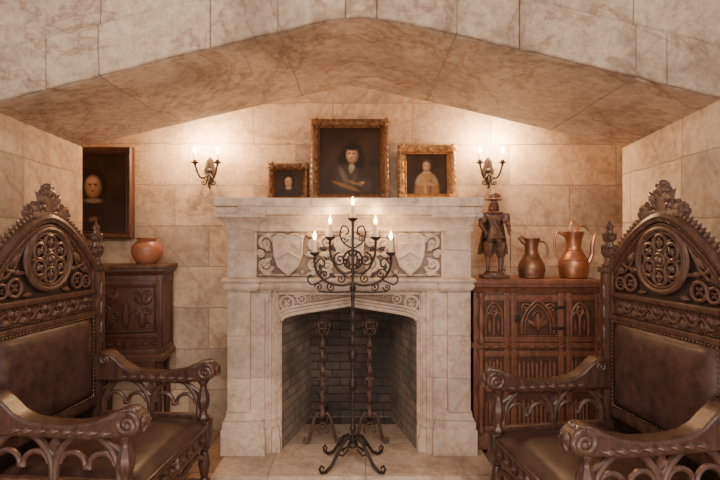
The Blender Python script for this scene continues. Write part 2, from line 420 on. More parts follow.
def shield(cx,cy,w,h,d=.035,kind=0):
    pts=[(-w/2,h*.42),(-w*.25,h*.5),(0,h*.43),(w*.25,h*.5),(w/2,h*.42),(w*.46,0),(w*.33,-h*.27),(0,-h*.5),(-w*.33,-h*.27),(-w*.46,0)]
    f.prism([(cx+x,cy+y) for x,y in pts][::-1],0,d)
    f.tube([(cx+x,cy+y,d) for x,y in pts],.009,6,True)
    if kind==0:      # chevron and three charges
        f.tube([(cx-w*.40,cy-h*.10,d),(cx,cy+h*.08,d+.004),(cx+w*.40,cy-h*.10,d)],.012,6)
        for x,y in((-.24,.22),(.24,.22),(0,-.24)):
            for k in range(5): f.leaf(cx+x*w,cy+y*h,.024,.016,k*2*pi/5+pi/2,.014,d-.002,1)
    else:            # quartered with bends
        f.tube([(cx,cy+h*.42,d),(cx,cy-h*.46,d)],.008,6); f.tube([(cx-w*.46,cy+h*.03,d),(cx+w*.46,cy+h*.03,d)],.008,6)
        for q in(-1,1):
            for k in range(3):
                f.tube([(cx+q*w*.08,cy+q*h*(.10+.10*k)+.01,d),(cx+q*w*.38,cy+q*h*(.10+.09*k)+.01,d)],.006,6)
            f.leaf(cx-q*w*.24,cy+q*h*.08,.06,.035,q*pi/2,.020,d-.002,2)
zc=1.262
shield(0,zc-.01,.17,.235,.052,1); shield(-.37,zc,.175,.250,.048); shield(.37,zc,.175,.250,.048)
f.ball((0,zc+.115,.03),(.05,.026,.03)); 
for sx in(-1,1):
    for (x,y,R,t,d,st) in((.135,.075,.046,1.5,1,-1.2),(.135,-.065,.046,1.5,-1,1.2),(.215,.055,.042,1.4,-1,3.5),(.215,-.06,.042,1.4,1,-3.5),
                          (.510,.070,.046,1.5,-1,3),(.510,-.065,.046,1.5,1,-3),(.540,.0,.024,1.2,1,0)):
        f.scroll(sx*x,zc+y,R,t,d*sx,st if sx>0 else pi-st,.0135,.022)
    for (x,y,l_,w,a) in((.10,.0,.10,.06,.0),(.19,.0,.09,.06,0),(.10,.10,.08,.055,.7),(.10,-.10,.08,.055,-.7),(.19,.11,.09,.05,.2),(.19,-.11,.09,.05,-.2),
                       (.46,.12,.09,.05,-.1),(.46,-.12,.09,.05,.1),(.47,.02,.08,.055,.6),(.47,-.02,.08,.055,-.6),(.27,.12,.04,.04,-.6),(.27,-.12,.04,.04,.6)):
        f.leaf(sx*x,zc+y,l_,w,a if sx>0 else pi-a,.058,.002,3)
f.tube([(-.555,1.135,.006),(-.555,1.39,.006),(.555,1.39,.006),(.555,1.135,.006)],.008,6,True)
f.obj('frieze_carving',M_fpc,fp)

# ------------------------------------------------------------------ paintings
SK=(.40,.225,.125); SKD=(.19,.095,.052); SKH=(.58,.37,.23); DK=(.014,.009,.007)
BLOBS={
 'lord':[(-.02,.10,.46,.36,0,(.030,.018,.013),.12),(.0,.32,.36,.16,0,(.034,.020,.014),.2),
    (.04,.58,.17,.21,0,DK,.25),(-.10,.50,.09,.13,0,DK,.4),(.16,.50,.09,.13,0,DK,.4),
    (-.05,.22,.20,.22,0,(.055,.038,.028),.35),(-.10,.27,.04,.13,.45,(.13,.10,.075),.8),(.06,.20,.03,.11,-.3,(.08,.058,.042),.8),
    (-.06,.115,.22,.026,-.35,(.20,.10,.038),.5),(.06,.17,.09,.018,-.4,(.24,.125,.05),.6),
    (.26,.14,.11,.10,.3,(.055,.034,.024),.4),(.17,.15,.050,.030,-.4,SKD,.4),(.21,.17,.03,.018,0,SK,.6),
    (.03,.40,.045,.05,0,(.34,.26,.18),.5),(.02,.35,.025,.04,0,(.22,.17,.12),.6),
    (.04,.585,.100,.125,0,SKD,.18),(.025,.595,.078,.105,0,SK,.35),(.02,.655,.05,.03,0,SKH,.8),(.0,.58,.022,.03,0,SKH,.9),
    (-.008,.612,.020,.010,0,DK,.6),(.062,.612,.020,.010,0,DK,.6),(.028,.585,.010,.032,0,SKH,.7),(.034,.555,.020,.009,0,SKD,.6),
    (.028,.530,.032,.009,0,(.26,.085,.05),.5),(.03,.695,.11,.045,0,DK,.5)],
 'child':[(0,.05,.30,.42,0,(.26,.135,.055),.15),(0,.38,.17,.18,0,(.33,.185,.075),.25),(-.05,.18,.03,.25,.1,(.42,.26,.12),.8),(.09,.15,.03,.25,-.1,(.14,.07,.03),.8),
    (-.19,.37,.06,.15,-.5,(.36,.25,.15),.4),(.19,.36,.06,.15,.5,(.30,.20,.11),.4),(-.12,.25,.10,.03,.3,SK,.5),(.11,.24,.09,.03,-.3,SK,.5),
    (0,.545,.085,.035,0,(.48,.38,.26),.5),(0,.71,.125,.155,0,(.085,.045,.024),.3),
    (0,.685,.095,.13,0,SKD,.2),(-.008,.69,.08,.115,0,SK,.3),(-.01,.75,.05,.035,0,SKH,.8),(-.035,.655,.025,.03,0,SKH,.9),
    (-.04,.70,.018,.011,0,DK,.6),(.03,.70,.018,.011,0,DK,.6),(-.005,.668,.010,.026,0,SKH,.7),(-.004,.625,.026,.010,0,(.30,.09,.055),.5)],
 'small':[(0,.05,.42,.36,0,(.030,.018,.013),.15),(0,.56,.21,.27,0,DK,.3),(0,.34,.10,.08,0,(.34,.26,.18),.5),
    (0,.56,.14,.19,0,SKD,.2),(-.015,.57,.115,.165,0,SK,.35),(-.02,.66,.07,.05,0,SKH,.8),
    (-.06,.59,.028,.016,0,DK,.6),(.035,.59,.028,.016,0,DK,.6),(-.01,.545,.015,.04,0,SKH,.7),(-.01,.475,.04,.014,0,(.26,.085,.05),.5)],
 'wall':[(0,.05,.44,.38,0,(.034,.020,.014),.15),(0,.60,.19,.20,0,DK,.3),(0,.40,.12,.03,0,(.26,.20,.14),.5),
    (0,.58,.125,.145,0,SKD,.2),(-.015,.59,.105,.125,0,SK,.35),(-.02,.655,.07,.04,0,SKH,.8),
    (-.055,.61,.026,.012,0,DK,.6),(.03,.61,.026,.012,0,DK,.6),(-.01,.575,.014,.03,0,SKH,.7),(-.01,.525,.036,.010,0,(.26,.085,.05),.5),(.0,.16,.07,.03,.2,SKD,.5)]}
def picture(name,w,h,fw,loc,rx,fmat,kind,ornate=True):
    r=root(name,loc,0,rx)
    m=FRONT(0,0,0)
    inner=[(-w/2+fw,fw),(w/2-fw,fw),(w/2-fw,h-fw),(-w/2+fw,h-fw)]
    g=B(); g.M=m
    g.mold(inner,[(0,.006),(0,.014),(fw*.12,.022),(fw*.22,.018),(fw*.35,.024),(fw*.62,.040),(fw*.8,.042),(fw*.88,.034),(fw,.028),(fw,-.012)],True,False)
    if ornate:
        for side in range(4):
            horiz=side%2==0; L=w if horiz else h; nn=max(6,int(L/.045))
            for i in range(nn+1):
                t=-L/2+fw*.5+(L-fw)*i/nn
                if horiz: x,y=t,(fw*.45 if side==0 else h-fw*.45)
                else: x,y=(w/2-fw*.45 if side==1 else -w/2+fw*.45),h/2+t
                a=(0 if horiz else pi/2)+(pi if i%2 else 0)
                g.leaf(x,y,fw*.75,fw*.5,a+.5*(1 if i%2 else -1),.014,.034,2)
            for t in ((i+.5)/nn for i in range(nn)):
                q=-L/2+fw+(L-2*fw)*t
                if horiz: c=(q,(fw*.1 if side==0 else h-fw*.1)+0,.03)
                else: c=((w/2-fw*.1 if side==1 else -w/2+fw*.1),h/2+q,.03)
                g.ball(c,fw*.13,8,5)
        for sx in(-1,1):
            for y in(fw*.5,h-fw*.5):
                g.ball((sx*(w/2-fw*.5),y,.036),(fw*.5,fw*.5,.016),10,6)
                for k in range(5): g.leaf(sx*(w/2-fw*.5),y,fw*.75,fw*.42,k*2*pi/5,.014,.04,2)
    g.obj('frame',fmat,r)
    c=B(); c.M=m; c.box(-w/2+fw*.6,w/2-fw*.6,fw*.6,h-fw*.6,-.006,.008)
    c.obj('canvas',painting('oil_painting_'+kind,w-2*fw,h-2*fw,fw,BLOBS[kind]),r)
    return r
picture('portrait_of_gentleman',.53,.58,.058,(-.070,3.26,1.604),-.12,M_giltd,'lord')
picture('portrait_of_boy',.275,.27,.045,(-.49,3.28,1.604),-.14,M_giltd,'small')
picture('portrait_of_child',.395,.40,.060,(.457,3.27,1.604),-.14,M_gilt,'child')
picture('framed_wall_portrait',.56,.64,.050,(-1.87,3.375,1.36),0,M_cabd,'wall',False)

# ------------------------------------------------------------------ wall sconces
def sconce(x):
    r=root('wall_sconce',(x,3.4,1.84))
    b=B(); b.M=FRONT(0,0,0)
    pts=[(0,-.10),(.022,-.07),(.03,-.02),(.045,.0),(.03,.03),(.025,.07),(0,.10),(-.025,.07),(-.03,.03),(-.045,0),(-.03,-.02),(-.022,-.07)]
    b.prism(pts,.001,.010); b.ball((0,0,.016),(.018,.018,.012))
    for sx in(-1,1):
        P=[(0,-.02,.015)]
        for i in range(1,15):
            t=i/14; P.append((sx*(.078*t**.8),-.02-.05*sin(pi*t)+.055*t*t,.015+.075*math.sin(t*pi/2)))
        b.tube(P,.0065,8)
        b.scroll(sx*.035,-.085,.025,1.3,sx,pi/2,.005,.04)
        b.M=Matrix.Translation((sx*.078,-.09,.035))
        b.lathe([(.004,-.012),(.010,-.004),(.007,.0),(.026,.008),(.028,.012),(.013,.010),(.013,.028),(.010,.028)],seg=16)
        b.M=FRONT(0,0,0)
    b.tube([(0,-.03,.02),(0,-.09,.045),(0,-.115,.03),(0,-.125,.012)],.005,6)
    b.tube([(0,.02,.012),(0,.07,.03),(0,.09,.02)],.004,6)
    b.obj('iron_bracket',M_iron,r)
    for k,sx in enumerate((-1,1)):
        c=B(); c.lathe([(.0105,.055),(.0105,.105),(.008,.108)],(sx*.078,-.09,0),seg=14); c.obj('candle_%d'%(k+1),M_wax,r)
        c=B(); c.lathe([(.0,.106),(.007,.110),(.0115,.122),(.010,.136),(.004,.152),(0,.158)],(sx*.078,-.09,0),seg=12); c.obj('bulb_%d'%(k+1),M_bulb,r)
        ld=bpy.data.lights.new('sconce_light','POINT'); ld.energy=17; ld.color=(1,.62,.32); ld.shadow_soft_size=.03
        lo=bpy.data.objects.new('light_%d'%(k+1),ld); lo.location=(sx*.078,-.13,.195); lo.parent=r; scene.collection.objects.link(lo)
sconce(-1.06); sconce(.905)

# ------------------------------------------------------------------ standing candelabra
cd=root('floor_candelabra',(-.042,2.80,HZ))
b=B()
prof=[(.0,.095),(.02,.10),(.03,.115),(.026,.13),(.012,.14),(.010,.17),(.016,.20),(.020,.215),(.010,.235),(.009,.30),(.009,.43)]
b.lathe(prof,seg=14)
b.lathe([(.009,.43),(.017,.44),(.024,.47),(.017,.50),(.009,.51),(.009,.60),(.019,.612),(.026,.635),(.019,.66),(.010,.67)],seg=14)
b.lathe([(.010,.67+i*.01) for i in range(35)],seg=12,lobes=4,amp=.22,twist=90)
b.lathe([(.010,1.01),(.018,1.02),(.020,1.035),(.010,1.05),(.008,1.06),(.008,1.42)],seg=12)
for a in(-38,38,142,218):
    A=math.radians(a); P=[];R=[]
    for (rr,zz,q) in((.012,.15,.010),(.035,.165,.010),(.07,.145,.010),(.11,.09,.010),(.15,.035,.010),(.19,.012,.009),(.22,.018,.008),(.232,.04,.007),(.218,.055,.006),(.203,.043,.005),(.207,.030,.004)):
        P.append((rr*cos(A),rr*sin(A),zz)); R.append(q)
    b.tube(P,R,8)
    b.tube([(.03*cos(A),.03*sin(A),.10),(.07*cos(A),.07*sin(A),.07),(.10*cos(A),.10*sin(A),.085),(.09*cos(A),.09*sin(A),.11),(.07*cos(A),.07*sin(A),.10)],.006,6)
b.M=FRONT(0,0,0)
for sx in(-1,1):
    def P(*a): return [(sx*x,y-HZ,0) for x,y in a]
    b.tube(curve(P((0,1.10),(.06,1.085),(.14,1.10),(.20,1.15),(.222,1.21),(.222,1.255))),.0075,8)
    b.tube(curve(P((0,1.17),(.04,1.155),(.09,1.18),(.125,1.25),(.133,1.31),(.133,1.345))),.0065,8)
    b.tube(curve(P((0,1.30),(.05,1.33),(.075,1.38),(.06,1.43),(.03,1.42),(.028,1.39),(.045,1.385))),.005,6)
    b.tube(curve(P((.222,1.20),(.19,1.24),(.165,1.225),(.17,1.195),(.19,1.20))),.005,6)
    b.tube(curve(P((.17,1.12),(.235,1.09),(.262,1.115),(.25,1.145),(.23,1.135))),.005,6)
    b.scroll(sx*.075,1.235-HZ,.042,1.5,-sx,pi/2,.006,0); b.scroll(sx*.165,1.15-HZ,.034,1.4,sx,0,.005,0)
    b.scroll(sx*.07,1.125-HZ,.030,1.3,sx,pi/2,.005,0); b.scroll(sx*.125,1.075-HZ,.028,1.3,-sx,pi/2,.005,0)
    b.scroll(sx*.05,1.355-HZ,.022,1.2,sx,0,.004,0); b.scroll(sx*.20,1.075-HZ,.024,1.3,sx,pi,.005,0)
    b.tube([(sx*.0,1.05-HZ,0),(sx*.10,1.045-HZ,0),(sx*.2,1.05-HZ,0)],.006,6)
    for (x,y,a) in((.10,1.13,.6),(.185,1.17,1.4),(.10,1.28,1.0),(.04,1.20,2),(.15,1.29,.4)):
        b.leaf(sx*x,y-HZ,.05,.03,a if sx>0 else pi-a,.006,0,2)
b.ring(0,1.235-HZ,.055,.007); b.ring(0,1.235-HZ,.03,.005)
for k in range(6): b.ball((.042*cos(k*pi/3),1.235-HZ+.042*sin(k*pi/3),.004),.009,8,6)
b.M=Matrix.Identity(4)
cups=[(-.222,1.255),(-.133,1.345),(0,1.455),(.133,1.345),(.222,1.255)]
for x,z in cups:
    b.lathe([(.004,-.02),(.010,-.01),(.007,0),(.022,.010),(.030,.020),(.031,.024),(.014,.018),(.014,.035),(.011,.035)],(x,0,z-HZ),seg=18)
b.obj('iron_frame',M_iron,cd)
for k,(x,z) in enumerate(cups):
    c=B(); c.lathe([(.0150,.018),(.0150,.090),(.012,.095),(.003,.096)],(x,0,z-HZ),seg=14); c.obj('candle_%d'%(k+1),M_wax,cd)
    c=B(); c.lathe([(0,.096),(.008,.102),(.012,.115),(.008,.131),(.0,.152)],(x,0,z-HZ),seg=10); c.obj('flame_%d'%(k+1),M_flame,cd)
    ld=bpy.data.lights.new('flame_light','POINT'); ld.energy=.8; ld.color=(1,.62,.30); ld.shadow_soft_size=.02
    lo=bpy.data.objects.new('flame_light_%d'%(k+1),ld); lo.location=(x,0,z-HZ+.18); lo.parent=cd; scene.collection.objects.link(lo)

# ------------------------------------------------------------------ andirons
for x in(-.24,.062):
    r=root('andiron',(x,3.08,HZ)); b=B()
    b.lathe([(.012,.17),(.020,.18),(.024,.20),(.016,.22),(.012,.23)],seg=12)
    b.lathe([(.016,.23+i*.012) for i in range(33)],seg=12,lobes=4,amp=.25,twist=70)
    b.lathe([(.012,.62),(.022,.63),(.026,.645),(.014,.66),(.012,.69),(.022,.705),(.012,.715)],seg=12)
    for k in range(6):
        a=k*pi/3; b.tube([(.010*cos(a),.01*sin(a),.70),(.032*cos(a),.032*sin(a),.715),(.045*cos(a),.045*sin(a),.755),(.050*cos(a),.05*sin(a),.79)],.0055,6)
    b.tube([(.05*cos(k*pi/8),.05*sin(k*pi/8),.79) for k in range(16)],.007,6,True)
    b.tube([(.043*cos(k*pi/8),.043*sin(k*pi/8),.75) for k in range(16)],.005,6,True)
    for sx in(-1,1):
        b.tube([(0,0,.19),(sx*.03,0,.20),(sx*.055,0,.16),(sx*.07,0,.09),(sx*.085,0,.03),(sx*.105,0,.012),(sx*.118,0,.02),(sx*.116,0,.038),(sx*.10,0,.036)],[.012,.012,.011,.011,.011,.01,.009,.008,.007],8)
        b.tube([(0,0,.14),(sx*.03,0,.12),(sx*.04,0,.085),(sx*.025,0,.07)],.006,6)
        b.ball((sx*.02,0,.42),.012,8,6)
    b.box(-.011,.011,0,.36,.10,.122,.002); b.box(-.011,.011,.34,.362,0,.12,.002)
    b.obj('iron_dog',M_ironf,r)

# ------------------------------------------------------------------ throne chairs
def throne(loc,rz):
    r=root('carved_armchair',(loc[0],loc[1],0),rz)
    hw=.345
    BK=plane_M((0,0,0),(0,1,0),(0,0,1),(1,0,0))
    def top(u): 
        t=min(1,abs(u)/.32); return 1.455-.235*t**1.7
    us=[-.32+.64*i/32 for i in range(33)]
    b=B(); b.M=BK
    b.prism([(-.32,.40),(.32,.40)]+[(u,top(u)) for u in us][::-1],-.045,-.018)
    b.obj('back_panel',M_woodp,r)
    b=B(); b.M=BK
    for off,rad,z in((-.005,.022,-.010),(-.040,.011,-.008),(-.060,.007,-.010),(.020,.010,-.02)):
        b.tube([(u*(1+off*1.2),top(u)+off,z) for u in us],rad,8)
    b.box(-.32,.32,1.075,1.10,-.03,.012,.004); b.box(-.32,.32,.965,.99,-.03,.014,.004); b.box(-.32,.32,.985,1.075,-.03,-.006)
    b.box(-.32,.32,.50,.550,-.03,.010,.004)
    b.box(-.325,-.295,.5,1.2,-.03,.004,.004); b.box(.295,.325,.5,1.2,-.03,.004,.004)
    for y in(.996,1.068): 
        for i in range(40): b.ball((-.28+i*.56/39,y,-.004),.0055,6,4)
    for i in range(46):
        u=-.30+.60*i/45; b.ball((u,top(u)-.022,.004),.006,6,4)
    for sx in(-1,1):
        b.box(sx*hw-.028,sx*hw+.028,0.0,1.20,-.045,.018,.006)
        for z0 in(.84,.94,1.04): b.leaf(sx*hw,z0,.10,.036,pi/2,.012,.016,3)
        b.tube([(sx*hw-.016,.52,.019),(sx*hw-.016,.82,.019)],.005,6); b.tube([(sx*hw+.016,.52,.019),(sx*hw+.016,.82,.019)],.005,6)
        b.box(sx*hw-.036,sx*hw+.036,1.19,1.215,-.055,.028,.005)
        b.M=Matrix.Translation((-.013,sx*hw,0))
        b.lathe([(.028,1.215),(.032,1.225),(.022,1.24),(.018,1.26),(.030,1.275),(.036,1.29),(.034,1.305),(.020,1.315),(.016,1.34),(.028,1.352),(.031,1.368),(.018,1.38),(.013,1.40),(.018,1.415),(.010,1.43),(0,1.452)],seg=16,lobes=8,amp=.08)
        for k in range(8):
            a=k*pi/4; b.ball((.032*cos(a),.032*sin(a),1.312),(.008,.008,.014),6,5); b.ball((.027*cos(a),.027*sin(a),1.372),(.007,.007,.012),6,5)
        b.M=BK
    b.obj('back_frame',M_wood,r)
    b=B(); b.M=BK
    cz=1.265
    b.ring(0,cz,.134,.013,-.004,40,ts=8); b.ring(0,cz,.116,.006,-.002,36)
    for k in range(6):
        a=k*pi/3+pi/6; x,y=.072*cos(a),cz+.072*sin(a)
        b.ring(x,y,.034,.009,-.002,18); b.ball((x,y,-.008),(.018,.018,.020),8,6)
        for q in range(4): b.leaf(x,y,.026,.016,q*pi/2+a,.012,.0,1)
        a2=k*pi/3; b.leaf(.108*cos(a2),cz+.108*sin(a2),.05,.028,a2+pi,.018,-.012,1)
    b.ring(0,cz,.026,.009,.0,14); b.ball((0,cz,-.002),(.020,.020,.022),10,6)
    for sx in(-1,1):
        b.ring(sx*.190,1.152,.036,.008,-.008,18); b.ring(sx*.256,1.143,.028,.007,-.008,18)
        for k in range(4):
            b.leaf(sx*.190,1.152,.028,.018,k*pi/2+pi/4,.012,-.014,1); b.leaf(sx*.256,1.143,.022,.014,k*pi/2+pi/4,.010,-.014,1)
        b.tube([(sx*x,y,-.010) for x,y in((.133,1.21),(.17,1.215),(.22,1.225),(.25,1.25),(.235,1.285),(.19,1.32),(.14,1.35))],.008,6)
        b.tube([(sx*x,y,-.010) for x,y in((.28,1.19),(.23,1.20),(.19,1.235),(.165,1.28),(.135,1.33))],.007,6)
        b.leaf(sx*.215,1.235,.09,.04,pi/2+sx*.7,.018,-.014,2); b.leaf(sx*.15,1.205,.06,.03,(.4 if sx>0 else pi-.4),.018,-.014,2)
        b.leaf(sx*.27,1.185,.06,.035,pi/2+sx*.5,.014,-.014,2)
        b.leaf(sx*.09,1.12,.06,.03,(-.1 if sx>0 else pi+.1),.014,-.014,2)
        b.leaf(sx*.06,1.405,.08,.028,(-.5 if sx>0 else pi+.5),.014,-.014,2)
    b.tube([(-.27+.54*i/60,1.032+.018*sin(i*.62),-.002) for i in range(61)],.0055,6)
    for i in range(12):
        x=-.255+.51*i/11; b.leaf(x,1.032,.042,.034,(pi/2 if i%2 else -pi/2)+.4,.018,-.006,2); b.scroll(x+.02,1.032+(.012 if i%2 else -.012),.014,1.1,1 if i%2 else -1,0,.005,0)
    for i in range(1,14):
        t=i/14; u=.05+.27*t
        for sx in(-1,1):
            b.leaf(sx*u,top(u)+.008,.045,.03,pi/2-sx*.9,.014,-.012,1)
    for sx in(-1,1):
        b.scroll(sx*.045,1.50,.036,1.4,sx,pi/2,.015,-.013); b.scroll(sx*.090,1.480,.028,1.3,sx,pi/2,.013,-.013)
        b.scroll(sx*.030,1.56,.024,1.3,sx,pi/2,.012,-.013); b.scroll(sx*.130,1.468,.020,1.2,sx,pi/2,.010,-.013)
        b.leaf(sx*.02,1.50,.085,.05,pi/2-sx*.75,.022,-.010,2); b.leaf(sx*.01,1.54,.05,.04,pi/2-sx*.4,.020,-.010,2); b.leaf(sx*.05,1.47,.085,.045,pi/2-sx*1.15,.018,-.010,2)
    b.leaf(0,1.53,.070,.05,pi/2,.022,-.008,2); b.box(-.10,.10,1.445,1.475,-.03,.004,.004); b.box(-.030,.030,1.45,1.57,-.028,.0,.004)
    b.ball((0,1.588,-.013),(.026,.018,.018),8,6)
    b.obj('back_tracery',M_woodhi,r)
    b=B(); b.M=BK; b.pillow(-.296,.296,.550,.967,-.012,.045); b.obj('back_leather',M_leather,r)
    b=B(); b.M=BK
    for i in range(34):
        for y in(.556,.960): b.ball((-.288+.576*i/33,y,.012),.0045,6,4)
    for i in range(22):
        for x in(-.290,.290): b.ball((x,.565+.39*i/21,.010),.0045,6,4)
    b.obj('studs',M_stud,r)
    b=B(); b.box(.0,.575,-.312,.312,.40,.43,.006); b.pillow(.0,.595,-.318,.318,.425,.05); 
    b.obj('seat_leather',M_leather,r)
    b=B()
    b.box(.0,.60,-.335,-.305,.31,.425,.004); b.box(.0,.60,.305,.335,.31,.425,.004)
    b.box(.565,.592,-.32,.32,.315,.42,.004); b.box(.585,.602,-.32,.32,.40,.425,.004)
    for sx in(-1,1):
        b.box(.02,.56,sx*hw-.014,sx*hw+.014,.09,.125,.004)
    b.box(.28,.31,-.34,.34,.095,.12,.004)
    for sx in(-1,1):
        b.M=Matrix.Translation((.57,sx*hw,0))
        b.lathe([(.030,0),(.038,.015),(.038,.04),(.022,.06),(.018,.075),(.028,.09),(.028,.125),(.018,.14),(.024,.17),(.031,.21),(.024,.25),(.018,.275),(.030,.29),(.030,.31)],seg=16)
        b.M=Matrix.Identity(4)
        b.box(.535,.605,sx*hw-.035,sx*hw+.035,.30,.435,.006)
        b.M=Matrix.Translation((.565,sx*hw,0))
        b.lathe([(.030,.435),(.034,.445),(.020,.46),(.017,.48),(.026,.50),(.032,.53),(.030,.56),(.018,.59),(.016,.61),(.026,.625),(.028,.640),(.022,.65),(.022,.67)],seg=16,lobes=8,amp=.07)
        b.M=Matrix.Identity(4)
    b.obj('seat_frame',M_wood,r,bevel=0)
    b=B(); AZ=-.032
    SD=lambda y,z=0: plane_M((0,y,z),(1,0,0),(0,0,1),(0,-1,0))
    for sx in(-1,1):
        b.M=SD(sx*hw,AZ)
        pf=[(-.02,.660),(.44,.655),(.53,.665),(.575,.668),(.605,.672),(.630,.69),(.640,.718),(.630,.748),(.605,.766),(.57,.768),(.53,.752),(.46,.722),(.38,.708),(.28,.708),(.20,.718),(.15,.742),(.115,.775),(.08,.802),(.04,.810),(-.0,.80),(-.02,.77)]
        b.prism(pf,-.040,.040)
    b.M=Matrix.Identity(4)
    b.obj('arm_rests',M_wood,r,bevel=.010)
    b=B()
    for sx in(-1,1):
        for side in(-1,1):
            b.M=SD(sx*hw,AZ) if side>0 else plane_M((0,sx*hw,AZ),(1,0,0),(0,0,1),(0,1,0))
            b.scroll(.592,.718,.038,1.6,1,pi/2,.011,.040); b.scroll(.062,.772,.028,1.4,1,pi/2,.009,.040)
            for i in range(8): b.leaf(.13+i*.050,.684,.055,.032,.05,.016,.038,2)
        b.M=plane_M((.616,sx*hw,.776+AZ),(-.928,0,-.371),(0,-1,0),(-.371,0,.928))
        b.leaf(0,0,.20,.076,0,.030,-.014,5)
        for q in(-1,1): b.leaf(.01,q*.024,.13,.034,q*.10,.022,-.006,3)
        b.M=plane_M((.642,sx*hw,.70+AZ),(0,1,0),(0,0,1),(1,0,0)); b.ball((0,.018,-.004),(.026,.030,.016),10,6)
        for k in range(6): b.leaf(0,.018,.036,.022,k*pi/3,.014,0,1)
        b.M=SD(sx*hw)
        b.box(.01,.55,.435,.462,-.016,.016,.004)
        for cx in(.155,.415):
            w=.25; pts=[(cx-w/2,.462,0),(cx-w/2,.49,0)]+[(cx+w*.5+w*cos(pi-(pi*.30)*i/8),.49+w*.74*sin(pi-(pi*.30)*i/8),0) for i in range(1,9)]
            R_=[(2*cx-p[0],p[1],0) for p in pts[:-1]][::-1]; b.tube(pts+R_,.014,8)
            b.ring(cx-.058,.512,.050,.010,0,14,-.2,pi*.95); b.ring(cx+.058,.512,.050,.010,0,14,pi*.05,pi+.2)
            b.ball((cx,.510,0),.013,8,6)
        b.tube([(.02,.57,0),(.08,.61,0),(.155,.63,0)],.009,6); b.tube([(.55,.57,0),(.49,.61,0),(.415,.63,0)],.009,6)
        b.tube([(.155,.63,0),(.22,.61,0),(.285,.55,0),(.35,.61,0),(.415,.63,0)],.009,6)
        b.leaf(.285,.55,.08,.05,pi/2,.016,-.004,2)
        b.M=SD(-hw+.008) if sx<0 else plane_M((0,hw-.008,0),(1,0,0),(0,0,1),(0,1,0))
        for i in range(8): b.leaf(.04+i*.062,.366,.062,.05,0,.014,-.002,2)
    b.M=plane_M((.592,0,0),(0,1,0),(0,0,1),(1,0,0))
    for sx in(-1,1):
        for i in range(4): b.scroll(sx*(.055+i*.07),.362,.028,1.3,sx,pi/2,.008,.004)
        b.tube([(0,.30,0-.01),(sx*.08,.275,-.01),(sx*.16,.30,-.01),(sx*.24,.29,-.01),(sx*.30,.25,-.01)],.014,8)
    b.leaf(0,.32,.09,.05,pi/2,.02,0,3)
    b.obj('arm_tracery',M_woodhi,r)
    return r
throne((-1.393,2.158),math.radians(-5))
throne((1.268,2.03),math.radians(188))

# ------------------------------------------------------------------ right cabinet
cb=root('carved_cabinet',(1.10,3.0,0))
b=B()
b.box(-.385,.405,.02,.375,.10,1.05,.004)
b.box(-.36,.38,.012,.03,.14,1.0)
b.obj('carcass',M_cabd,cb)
b=B()
pth=[(-.385,.378),(-.385,.02),(.405,.02),(.405,.378)]
b.mold(pth,[(0,1.02),(.008,1.028),(.012,1.045),(.03,1.06),(.03,1.072),(.036,1.078),(.036,1.098),(.03,1.10)])
b.mold(pth,[(0,.665),(.014,.67),(.018,.69),(.014,.705),(0,.71)]); b.mold(pth,[(0,.04),(.02,.04),(.02,.12),(.01,.14),(0,.15)])
for x in(-.39,-.20,-.155,.14,.19,.37): b.box(x,x+.035,-.002,.03,.15,1.02,.003)
for z in(.15,.40,.62,.71,.97): b.box(-.37,.39,.002,.03,z,z+.035,.003)
for x in(-.345,.40):
    b.M=Matrix.Translation((x,-.010,0))
    b.lathe([(.022,.71),(.024,.73),(.014,.745),(.012,.78),(.020,.82),(.022,.85),(.016,.90),(.011,.95),(.018,.965),(.013,.975),(.023,1.0),(.023,1.02)],seg=14,lobes=6,amp=.06)
    b.lathe([(.022,.15),(.024,.18),(.014,.20),(.012,.25),(.022,.35),(.024,.42),(.014,.55),(.012,.60),(.022,.63),(.022,.67)],seg=14)
    b.M=Matrix.Identity(4)
for x in(-.36,.36):
    b.lathe([(.03,0),(.036,.015),(.036,.04),(.025,.06)],(x,.05,0),seg=14); b.lathe([(.03,0),(.036,.015),(.036,.04),(.025,.06)],(x,.34,0),seg=14)
b.obj('frame',M_cab,cb)
b=B(); b.M=FRONT(0,.006,0)
for (cx,w) in((-.262,.11),(.275,.11)):
    z0=.755
    for k in(-1,1):
        b.gothic(cx+k*w*.25,z0,w*.45,.10,.006,.004,False); b.leaf(cx+k*w*.25,z0+.01,.09,.03,pi/2,.012,0,2)
    b.gothic(cx,z0,w*.95,.115,.008,.004,True); b.ring(cx,z0+.165,.018,.005,.004)
    b.tube([(cx,z0,.006),(cx,z0+.12,.006)],.006,6)
for cx in(-.262,.275):
    for z0 in(.20,.45):
        for k in range(5): b.tube([(cx-.045+k*.0225,z0,0),(cx-.045+k*.0225,z0+.14+.012*(k%2),0)],.009,6)
for z0 in(.205,.45):
    for k in range(9): b.tube([(-.10+k*.027,z0,0),(-.10+k*.027,z0+.13+.012*(k%2),0)],.010,6)
b.tube([(-.112,.750,.006),(-.112,.965,.006),(.135,.965,.006),(.135,.750,.006)],.006,6,True)
b.gothic(.012,.762,.20,.04,.009,.004,False); b.gothic(.012,.765,.16,.045,.006,.004,True)
b.scroll(-.068,.925,.030,1.3,1,0,.008,.006); b.scroll(.092,.925,.030,1.3,-1,pi,.008,.006)
b.leaf(.012,.78,.12,.06,pi/2,.024,.0,3); b.leaf(.012,.80,.09,.045,pi/2+.9,.018,.0,2); b.leaf(.012,.80,.09,.045,pi/2-.9,.018,.0,2)
b.leaf(-.09,.765,.10,.03,pi/2,.014,0,2); b.leaf(.115,.765,.10,.03,pi/2,.014,0,2)
for i in range(20): b.leaf(-.35+i*.037,1.0,.034,.024,0,.012,-.004,1)
for i in range(12): b.leaf(-.33+i*.058,.685,.05,.028,0,.012,.014,1)
b.obj('carving',M_cab,cb)
b=B(); b.M=FRONT(0,.006,0)
